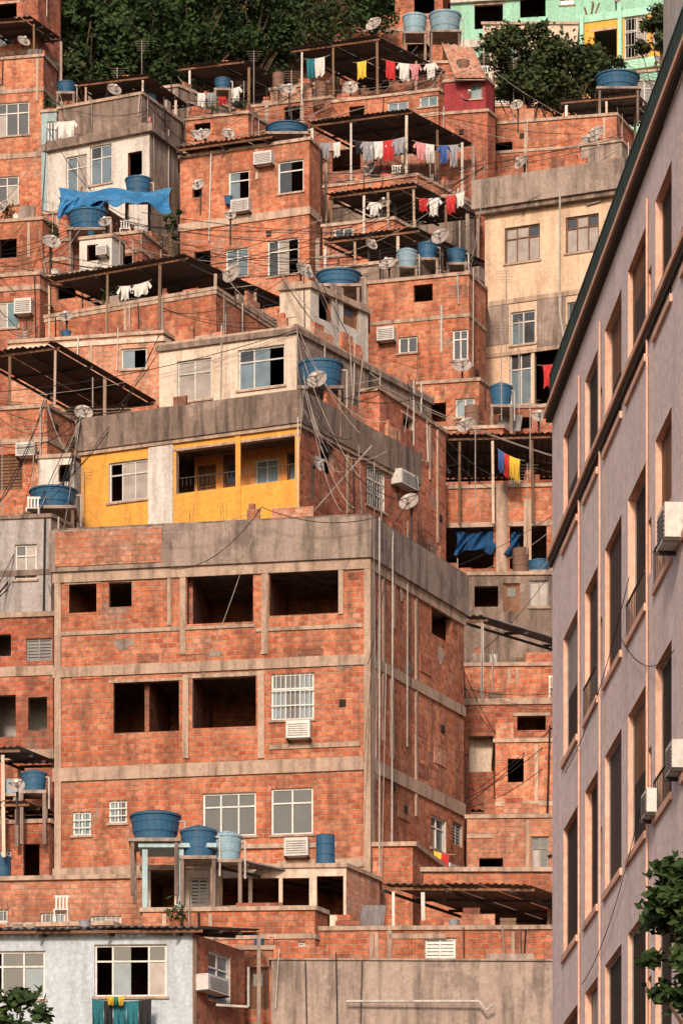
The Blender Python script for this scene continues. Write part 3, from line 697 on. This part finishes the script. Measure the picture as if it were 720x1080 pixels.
# M5
h=House('brick_house',350,462,520,172,96,'brick_clay','brick_old',sf=0.3,sd=0.8); h.op(408,107,430,122,'win').op(442,101,462,112,'win').op(368,112,384,124).band(118,122).done()
h=House('brick_house',464,514,522,169.3,118,'brick_red',sf=.2,sd=.5).done()
h=House('crimson_house',468,512,520,169.5,84,'paint_crimson','paint_crimson',sf=.2,sd=.5,rough=False,z0=ZZ(119,169.5)).op(496,88,508,104,'win2').done()
tin(305,398,472,174,38,sf=0.35,sd=0.8,posts=(318,352,398,438,465),yb=95)
h=House('brick_house',358,440,470,179,70,'brick_old',sf=0.3,sd=0.6).op(385,80,410,95,'hole').done()
laundry(((320,62),(348,58)),173.6,['teal','white','teal','grey'],(0.6,0.9),ww=(.28,.5)); laundry(((372,66),(396,60)),173.2,['yellow','white','white'],(0.6,0.9),ww=(.28,.5)); laundry(((402,62),(462,66)),174.6,['red','white','pink','white','red','grey'],(0.5,0.8),ww=(.28,.5))
mb=MB(); a=P3(466,46,171.5);bq=P3(497,50,172);c=P3(512,82,169.2);e=P3(480,82,169.2); mb.poly([a,bq,c,e],'brick_pale'); mb.poly([a-Zv*.1,e-Zv*.1,c-Zv*.1,bq-Zv*.1],'concrete')
for s in range(6): t=s/5; mb.cyl(a.lerp(bq,t)+Zv*.03,e.lerp(c,t)+Zv*.03-Vector((0,.02,0)),.03,'concrete_slab',5)
mb.obj('sloped_tile_roof')
h=House('brick_house',262,350,372,176,104,'brick_clay',sf=0.3); h.op(300,112,318,128).done()
h=House('brick_house',285,352,372,178,88,'brick_pale',sf=0.3).done()
dish(395,27,176,9,-0.5,0.5,1.5); tank(424,14,450,38,190,'tank_lightblue'); tank(452,12,486,38,190,'tank_lightblue'); tank(280,133,325,147,163)
# N top right brick
h=House('brick_house',502,650,672,171,122,'brick_clay','brick_red',sf=0.2,sd=0.4); h.op(520,150,540,160).band(150,153,'concrete_slab',0.04).done()
tin(590,670,700,171,98,'fibre_cement',sf=0.25,sd=0.5,posts=(596,640),yb=122); tank(627,78,674,100,172); dish(629,143,168,10,-0.6,0.4,1.2)
h=House('concrete_house',612,655,672,166,150,'concrete','concrete',sf=.3,sd=.4).done()
# mint / yellow buildings
h=House('mint_building',475,720,None,205,-60,'paint_mint',sf=0.15,rough=False); h.op(500,5,530,30,'hole').op(548,-5,575,18,'hole').op(590,-20,605,5,'win').panel(475,38,720,46,'paint_white',0,.3).panel(475,-8,720,-3,'paint_white',0,.2); h.done()
h=House('yellow_villa',612,705,None,192,12,'paint_yellow',sf=0.35,cap='paint_mint',capt=0.35,rough=False); h.op(626,32,650,62,'hole').op(658,15,682,60,'grid').op(688,20,700,45,'win').panel(612,66,705,76,'paint_mint',0,.25).panel(652,8,656,72,'paint_mint',0,.2).panel(612,18,616,72,'paint_mint',0,.2).done()
h=House('mint_house',655,740,None,188,72,'paint_mint',sf=.2,rough=False).op(668,85,690,110,'win').done()
# --- left upper: L brick house
h=House('brick_house',190,326,338,160,148,'brick_clay',sf=0.38,sd=0.4); h.op(241,180,263,212,'win').op(293,169,320,203,'win').op(282,252,315,290,'win').op(238,262,262,292,'win').op(203,195,213,208).op(205,265,222,285).band(218,226,'concrete_slab',.06)
h.ac(247,213,266,226).ac(271,163,290,176).done()
tin(185,285,345,160,141,'tin_rust',sf=0.38,sd=.8)
# K terrace
h=House('brick_house',48,228,302,146,306,'brick_clay','brick_clay',sf=0.48,sd=0.5); h.band(306,310).band(352,358,'concrete_slab',0.08); h.panel(170,312,173,352,'concrete_slab').panel(112,318,115,360,'concrete_slab'); h.op(180,372,205,388,'win').op(80,380,100,398).done()
tin(50,195,308,146.3,268,sf=0.5,sd=0.75,posts=(52,113,168,226,270),yb=306)
h=House('brick_house',60,215,290,151,296,'brick_old',sf=0.45,sd=.55).done()
laundry(((124,302),(160,295)),147.6,['white','white','grey','white'],(0.4,0.6))
h=House('brick_house',10,172,200,142,352,'brick_pale',sf=0.2); h.op(128,367,155,389,'win').band(355,360,'paint_cream',.06).done()
h=House('brick_house',-15,42,52,149,290,'brick_red',sf=0.2); h.op(-5,318,20,346,'win').ac(18,318,36,334).band(300,305).done()
h=House('brick_house',20,100,135,152,288,'brick_clay',sf=0.3).op(60,300,80,315).done()
h=House('brick_house',-15,45,60,156,232,'brick_clay',sf=0.2); h.op(0,252,18,272,'hole').band(285,290).done()
h=House('stucco_house',42,150,192,155,246,'brick_red','brick_red',sf=0.3,sd=.4); h.op(95,262,115,285,'win').op(125,270,140,290).band(262,266).done()
h=House('stucco_house',84,118,130,153,250,'paint_white','paint_white',sf=.3); h.op(92,258,104,275,'hole').ac(105,262,116,272).done()
tank(72,221,114,247,155); tank(132,186,160,208,159.5); dish(54,257,151,10,0.3,0.6); dish(243,228,157,6); dish(246,290,144.5,11,-.6,.3)
tarp(62,198,180,219,156.2,2.4,amp=1.1); tarp(62,208,112,224,155.8,.8,amp=.8)
# M concrete house
h=House('concrete_house',50,158,188,162,132,'paint_white','concrete',sf=0.5,sd=0.45,cap='concrete_dark'); h.op(70,164,92,204,'win').op(95,153,118,194,'win').op(135,160,150,185,'hole'); h.band(132,140,'concrete_dark',.2); h.done()
h=House('concrete_house',62,150,192,166,100,'concrete_dark',sf=0.45,sd=.5).done()
# left top tall
h=House('brick_house',-20,46,60,172,60,'brick_clay','brick_red',sf=0.2,sd=.3,cap='concrete_slab'); h.op(-5,108,31,143,'win').op(-5,186,20,216,'win').band(92,96).band(160,165).op(48,100,56,118,'hole',1).done()
h=House('brick_house',-20,40,64,178,-30,'brick_red',sf=0.2,sd=.5); h.op(-5,4,18,26,'hole').op(-5,30,14,48,'win').band(52,56).done()
tin(-20,34,66,176,18,'tin_dark',sf=.2,sd=.5,posts=(36,),yb=60)
h=House('brick_house',44,60,80,170,118,'paint_aqua','brick_pale',sf=.2).op(50,128,58,150,'win').done()
h=House('concrete_house',46,110,140,158.5,222,'brick_red',sf=.2).done()
# upper centre-left
h=House('concrete_house',140,188,290,177,92,'concrete','concrete_dark',sf=0.3,sd=.9); h.op(200,112,215,130,'hole',1).op(240,120,262,138,'hole',1).done()
tin(186,255,330,178,62,'tin_dark',sf=.3,sd=.8,posts=(200,262,300),yb=118)
h=House('brick_house',196,262,320,172,120,'brick_clay','brick_red',sf=.3,sd=.6); h.op(205,130,222,142,'hole').op(280,132,298,142,'hole',1).done()
h=House('brick_house',150,215,262,169,160,'brick_pale',sf=.3,sd=.6).op(190,165,205,180).done()
tin(80,155,200,170,78,'tin_dark',sf=.3,sd=.5,posts=(90,150,185),yb=110)
tank(314,379,362,414,129.5); 
dish(335,402,128.5,11,-0.3,0.4,1.5);dish(88,437,131,10,0.2,0.5);dish(432,531,123,11,-.4,.5);dish(334,490,126.5,9,.9,.3);dish(492,450,141,10,-.5,.5);dish(620,150,168,8)
dish(18,830,119,9);dish(568,440,144,8);dish(240,142,166,7,.3,.5);dish(210,196,158,7,-.4,.4);dish(305,95,174,7);dish(120,96,168,8,.4,.5);dish(545,112,169,7,-.3,.5)
tank(226,82,244,96,175); tank(60,86,80,100,172)
for i,hh in enumerate(HOUSES):
    if hh.name in('mint_building','concrete_retaining_wall') or hh.yt<0: continue
    e=(hh.c-hh.l); up=hh.zt+hh.capt
    if rnd()<.34 and hh.d>134:
        t=ru(.15,.9); p=hh.l+e*t; dish3(Vector((p.x+.1,p.y+.35,up+ru(.45,.8))),ru(.24,.36),ru(-.9,.9),ru(.3,.7),.95)
    if hh.name in('yellow_house','brick_apartment_building','beige_house'): continue
    for k in range(random.choice([0,1,2,3])):
        t=ru(.05,.9); p=hh.l+e*t; clutter(Vector((p.x+.15,p.y+ru(.3,.8),up+.002)))
laundry(((456,897),(480,901)),123.2,['yellow','red','yellow','black'],(0.5,0.9),ww=(.18,.26))
laundry(((56,128),(90,124)),164,['white','grey','blue'],(.5,.8)); laundry(((205,98),(256,90)),176.5,['white','grey','red','white','blue'],(.5,.7),ww=(.28,.45))
# pipes
for pp,dd in (([(400,545),(400,975)],119.6),([(414,560),(413,900)],121.0),([(508,655),(508,742)],130),([(314,440),(314,540)],126.6),([(378,470),(382,560)],129),([(436,400),(436,470)],131),([(392,470),(330,540)],127.5),([(368,350),(372,420),(366,470)],131.5),([(98,398),(98,430)],132),([(386,346),(378,420),(380,440)],133)):
    pipe(pp,dd,ru(.018,.028),random.choice(['pipe_white','cable_pale']))
pipe([(365,1056),(505,1056),(512,1066),(520,1060)],109.6,.035); pipe([(228,1060),(262,1062),(262,1020)],107,.035); pipe([(300,996),(330,1000)],112,.04)
# cables
C=lambda a,b,s=.4,mt='cable_black',r=0.013: cable(P3(*a),P3(*b),s,r,mt)
C((276,535,119.5),(212,715,119.5),0.2,'cable_pale',.010);C((276,535,119.5),(180,600,120.2),0.5);C((276,535,119.5),(400,545,119.4),0.3);C((276,535,119.5),(140,560,120.5),0.3,'cable_pale')
C((320,440,126.5),(430,530,123.5),0.5);C((320,400,128),(440,420,130),0.4);C((313,346,130.5),(360,540,121),1.0,'cable_pale');C((388,700,119.6),(414,560,120.5),.3);C((400,600,119.5),(396,800,119.5),.25,'cable_pale');C((407,700,119.8),(402,930,119.6),.2,'cable_pale')
C((430,530,123),(360,590,119.6),.4);C((230,280,145),(330,350,131),.6,'cable_pale');C((60,460,131),(168,370,131),.7);C((0,470,130),(88,440,128),.4)
nodes=[Vector((q.x,q.y-.15,hh.zt+ru(.1,.8))) for hh in HOUSES for q in (hh.l,hh.c) if hh.yt>60]
cnt=0
while cnt<230:
    a=random.choice(nodes); near=[q for q in nodes if 1.5<(q-a).length<13 and min(q.y,a.y)>123 and max(q.y,a.y)>127]
    if not near: continue
    bq=random.choice(near); 
    for k in range(random.choice([1,2,2,3])):
        cable(a+Vector((0,0,ru(-.3,.2))),bq+Vector((0,0,ru(-.4,.2))),ru(.1,1.0),ru(.008,.014),random.choice(['cable_black','cable_black','cable_pale'])); cnt+=1
for i in range(26):
    x0=random.choice([388,400,316,320,430,322]); 
    if x0 in(388,400): C((x0+ru(-4,6),545,119.3),(x0+ru(-18,22),ru(640,900),119.3),ru(.02,.15),random.choice(['cable_pale','cable_black']),.008)
    else: C((x0,ru(350,440),126.0),(x0+ru(-10,100),ru(440,540),125.5 if x0<400 else 123),ru(.2,.9),random.choice(['cable_pale','cable_black']),.011)
for i in range(60):
    y0=ru(60,560); d0=200-(y0/620)**0.8*72; x0=ru(0,560); p=P3(x0,y0,d0-6); mb=MB()
    if i%2 or y0>380:
        hh=ru(1.0,2.0); mb.cyl(p-Zv*1.5,p+Zv*hh,0.018,'cable_pale',5)
        for k in range(5): mb.cyl(p+Zv*(hh-.05-k*.1)+Vector((-.35+.04*k,0,0)),p+Zv*(hh-.05-k*.1)+Vector((.35-.04*k,0,0)),0.008,'cable_pale',3)
        mb.obj('tv_antenna')
    else:
        mb.box(p-Zv*1.5,(.15,0,0),(0,.15,0),(0,0,1.9),'concrete')
        for k in range(4): mb.cyl(p+Vector((.03+.09*(k%2),.03+.09*(k//2),.4)),p+Vector((.03+.09*(k%2)+ru(-.05,.05),.03+.09*(k//2),1.0)),0.01,'iron_dark',3)
        mb.obj('concrete_column_stub')

# ============================================================ near apartment block on the right
ap=empty('apartment_building'); mb=MB(); wm=MB()
Fp=PT(582,63.0); Np=PT(720,49.6); D=(Np-Fp); Np2=Fp+D*1.75; L=(Np2-Fp).length; U2=D.normalized(); nn=Vector((U2.y,-U2.x,0)); U=Vector((U2.x,U2.y,0)); F3=Vector((Fp.x,Fp.y,0))
zr=ZZ(440,63)
def uu(px):
    k=K(px); t=(k*Fp.y-Fp.x)/(D.x-k*D.y); return t*D.length, Fp.y+t*D.y
ops=[]; cols=[601,623,646,671,699,731,770]; u600,d600=uu(600)
rows=[(448,556),(664,784),(868,992),(1074,1200),(1280,1400),(1480,1600)]
for (ya,yb) in rows:
    za,zb=ZZ(yb,d600),ZZ(ya,d600)
    for i,cx in enumerate(cols):
        u,_=uu(cx); kind=random.choice(['hole','hole','win2','win'])
        w=1.7 if (i%3!=1) else 1.4
        ops.append((u-w/2,u+w/2,za-.1,zb+.05,kind))
        if i in(1,3,5): ops.append((u+w/2+0.2,u+w/2+0.5,za+0.2,za+0.9,'hole'))
_old=window
def window(mb_,O,U_,N_,w,h,kind,wmb):
    big=w>.8; dp=ru(.07,.115) if big else .05
    a=O;b_=O+U_*w;c=b_+Zv*h;d_=O+Zv*h; kf=-N_*dp
    for q in ([a,b_,b_+kf,a+kf],[b_,c,c+kf,b_+kf],[c,d_,d_+kf,c+kf],[d_,a,a+kf,d_+kf]): mb_.poly(q,'facade_trim_sunglow')  # jamb colour carries the warm glow of the low sun
    B=O-N_*(dp-.003); fw=.05; fm='wood_brown' if kind=='hole' else 'grey_alu'
    for (o,ax,az) in ((B,U_*fw,Zv*h),(B+U_*(w-fw),U_*fw,Zv*h),(B+U_*fw,U_*(w-2*fw),Zv*fw),(B+U_*fw+Zv*(h-fw),U_*(w-2*fw),Zv*fw)): wmb.box(o,ax,N_*0.012,az,fm)
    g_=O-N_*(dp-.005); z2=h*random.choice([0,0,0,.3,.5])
    wmb.poly([g_,g_+U_*w,g_+U_*w+Zv*(h-z2),g_+Zv*(h-z2)],random.choice(['opening_shade','opening_shade','iron_dark','glass_dark']))  # opaque sheet, darkness of the unlit room put into its colour
    if z2>0: wmb.poly([g_+Zv*(h-z2),g_+U_*w+Zv*(h-z2),g_+U_*w+Zv*h,g_+Zv*h],random.choice(['wood_brown','wood_brown','grey_alu']))
    if big:
        mb_.box(O-U_*0.08-Zv*0.1+N_*.003,U_*(w+.16),N_*0.035,Zv*.095,'facade_trim_sunglow')
        if rnd()<.35: # low guard rail
            wmb.box(O+Zv*.42+N_*.01,U_*w,N_*.02,Zv*.025,'iron_dark')
            for i in range(int(w/.15)+1): wmb.box(O+U_*(.15*i)+N_*.012,U_*.014,N_*.014,Zv*.42,'iron_dark')
wall(mb,wm,Fp,Np2,-0.5,zr,ops,'facade_lilac')
window=_old
G=Vector((14,1.0)); wall(mb,wm,Np2,Np2+G,-0.5,zr,[],'facade_lilac'); wall(mb,wm,Np2+G,Fp+G,-0.5,zr,[],'facade_lilac'); wall(mb,wm,Fp+G,Fp,-0.5,zr,[],'facade_lilac')
mb.poly([(p.x,p.y,zr-.02) for p in (Fp,Np2,Np2+G,Fp+G)],'concrete')
def ledge(ya,yb,pr,mat):
    z1,z0=ZZ(ya,63),ZZ(yb,63); mb.box(F3+Zv*z0-nn*.02-U*pr,U*(L+pr),nn*(pr+.02),Zv*(z1-z0),mat)
ledge(434,439,0.13,'facade_trim_sunglow'); ledge(439.3,444,0.09,'iron_dark'); ledge(584,590,0.08,'facade_trim_sunglow'); ledge(590.4,598,0.045,'iron_dark'); ledge(428,433.6,0.08,'concrete_dark')
mb.obj('walls',ap); wm.obj('windows',ap)
fb=MB(); zf=ZZ(427,63); fb.box(F3+Zv*zf+nn*0.02,U*L,nn*0.03,Zv*0.05,'fence_green'); fb.box(F3+Zv*(zf+.42)+nn*0.02,U*L,nn*0.03,Zv*0.04,'fence_green')
k=0.0
while k<L:
    fb.box(F3+U*k+Zv*(zf+.05)+nn*0.025,U*0.085,nn*0.02,Zv*0.37,'fence_green'); k+=0.115
fb.obj('roof_fence',ap)
pb=MB(); a=PT(699,51.2); pb.prism([(a.x,a.y),(a.x+.35,a.y-6),(a.x+5,a.y-6),(a.x+5,a.y)],zr-.1,zr+3.6,'paint_white'); pb.prism([(a.x-.12,a.y+.1),(a.x+.25,a.y-6.1),(a.x+5.1,a.y-6.1),(a.x+5.1,a.y+.1)],zr+2.2,zr+2.4,'facade_trim_sunglow'); pb.obj('stair_tower',ap)
for px,py,w,hh,dp in ((712,570,0.65,0.42,.22),(714,808,.55,.34,.14),(688,853,.5,.3,.14)):
    u,dd=uu(px); ac_unit(F3+U*u+Zv*ZZ(py+12,dd),U,nn,w,hh,dp)
cb=MB()
for px in (612,634,684):
    u,dd=uu(px); cb.cyl(F3+U*u+nn*.03+Zv*0,F3+U*u+nn*.03+Zv*(zr-.5),0.016,'facade_trim_sunglow',6)
cb.obj('downpipes',ap)
for (u0,z0_,u1,z1_) in ((4,12,10,13.2),(7,9,12,8.2),(2,15.5,9,16.5),(8,16.0,13,14.5),(5,7,12,6)):
    cable(F3+U*u0+nn*.05+Zv*z0_,F3+U*u1+nn*.05+Zv*z1_,.3,.006,'cable_black')
# ============================================================ trees
for (px,py,d,rx,rz,n) in ((95,50,184,2.6,2.3,46),(150,45,186,3.0,2.6,50),(205,34,188,3.2,2.8,50),(262,30,190,2.6,2.4,44),(120,5,196,3.5,3,46),(180,0,195,3.5,3,46),(230,-5,198,3.6,3,46),(300,12,200,3,2.5,40),(345,-4,206,3.4,3,40),(60,80,181,1.4,1.2,22),(410,0,212,2.6,1.6,30)):
    p=P3(px,py,d); tree(p.x,p.y,ground(d)-.5,p.z,rx,rz,n,180,0.26,random.choice(['leaf_a','leaf_b']))
for (px,py,d,rx,rz,n) in ((545,62,180,2.0,1.7,40),(590,78,181,2.3,1.5,42),(560,88,179,1.6,1.0,24),(628,72,183,1.1,.8,18),(700,45,180,1.2,1.8,22)):
    p=P3(px,py,d); tree(p.x,p.y,ground(d)-.5,p.z,rx,rz,n,180,0.24,'leaf_b')
for i in range(26):
    d=ru(216,235); x=-45+i*3.8; tree(x,d,ground(d)-.5,ground(d)+5.5,4.0,3.2,26,110,0.42,random.choice(['leaf_a','leaf_b']))
p=P3(742,975,40); tree(p.x,p.y,0,p.z,0.62,0.95,60,150,0.12,'leaf_a')
p=P3(2,1088,60); tree(p.x,p.y,0,p.z-.3,0.85,0.9,50,140,0.15,'leaf_a')
p=P3(182,232,156); tree(p.x,p.y,p.z-3,p.z,.35,.9,10,90,.16,'leaf_b')

# ============================================================ light, sky, camera
az=math.radians(9); el=math.radians(25)
sdir=Vector((-math.sin(az)*math.cos(el),-math.cos(az)*math.cos(el),math.sin(el)))
sl=bpy.data.lights.new('sun','SUN'); sl.energy=3.8; sl.angle=math.radians(9); sl.color=(1.0,0.80,0.64)
so=bpy.data.objects.new('sun',sl); scene.collection.objects.link(so); so.rotation_euler=(-sdir).to_track_quat('-Z','Y').to_euler()
w=bpy.data.worlds.new('World'); scene.world=w; w.use_nodes=True; t=w.node_tree
sk=t.nodes.new('ShaderNodeTexSky'); sk.sky_type='NISHITA'; sk.sun_disc=False; sk.sun_elevation=el
sk.sun_rotation=math.atan2(sdir.x,sdir.y); sk.dust_density=3.0; sk.air_density=1.0
bg=t.nodes['Background']; t.links.new(sk.outputs[0],bg.inputs[0]); bg.inputs[1].default_value=0.13
cam=bpy.data.cameras.new('camera'); cam.sensor_fit='VERTICAL'; cam.sensor_height=36; cam.sensor_width=24; cam.lens=F/1080*36; cam.shift_y=(HZ-540)/1080
cam.clip_start=1; cam.clip_end=3000
co=bpy.data.objects.new('camera',cam); scene.collection.objects.link(co); co.location=(0,0,CZ); co.rotation_euler=(math.radians(90),0,0); scene.camera=co
scene.view_settings.view_transform='Standard'; scene.view_settings.look='None'; scene.view_settings.exposure=0
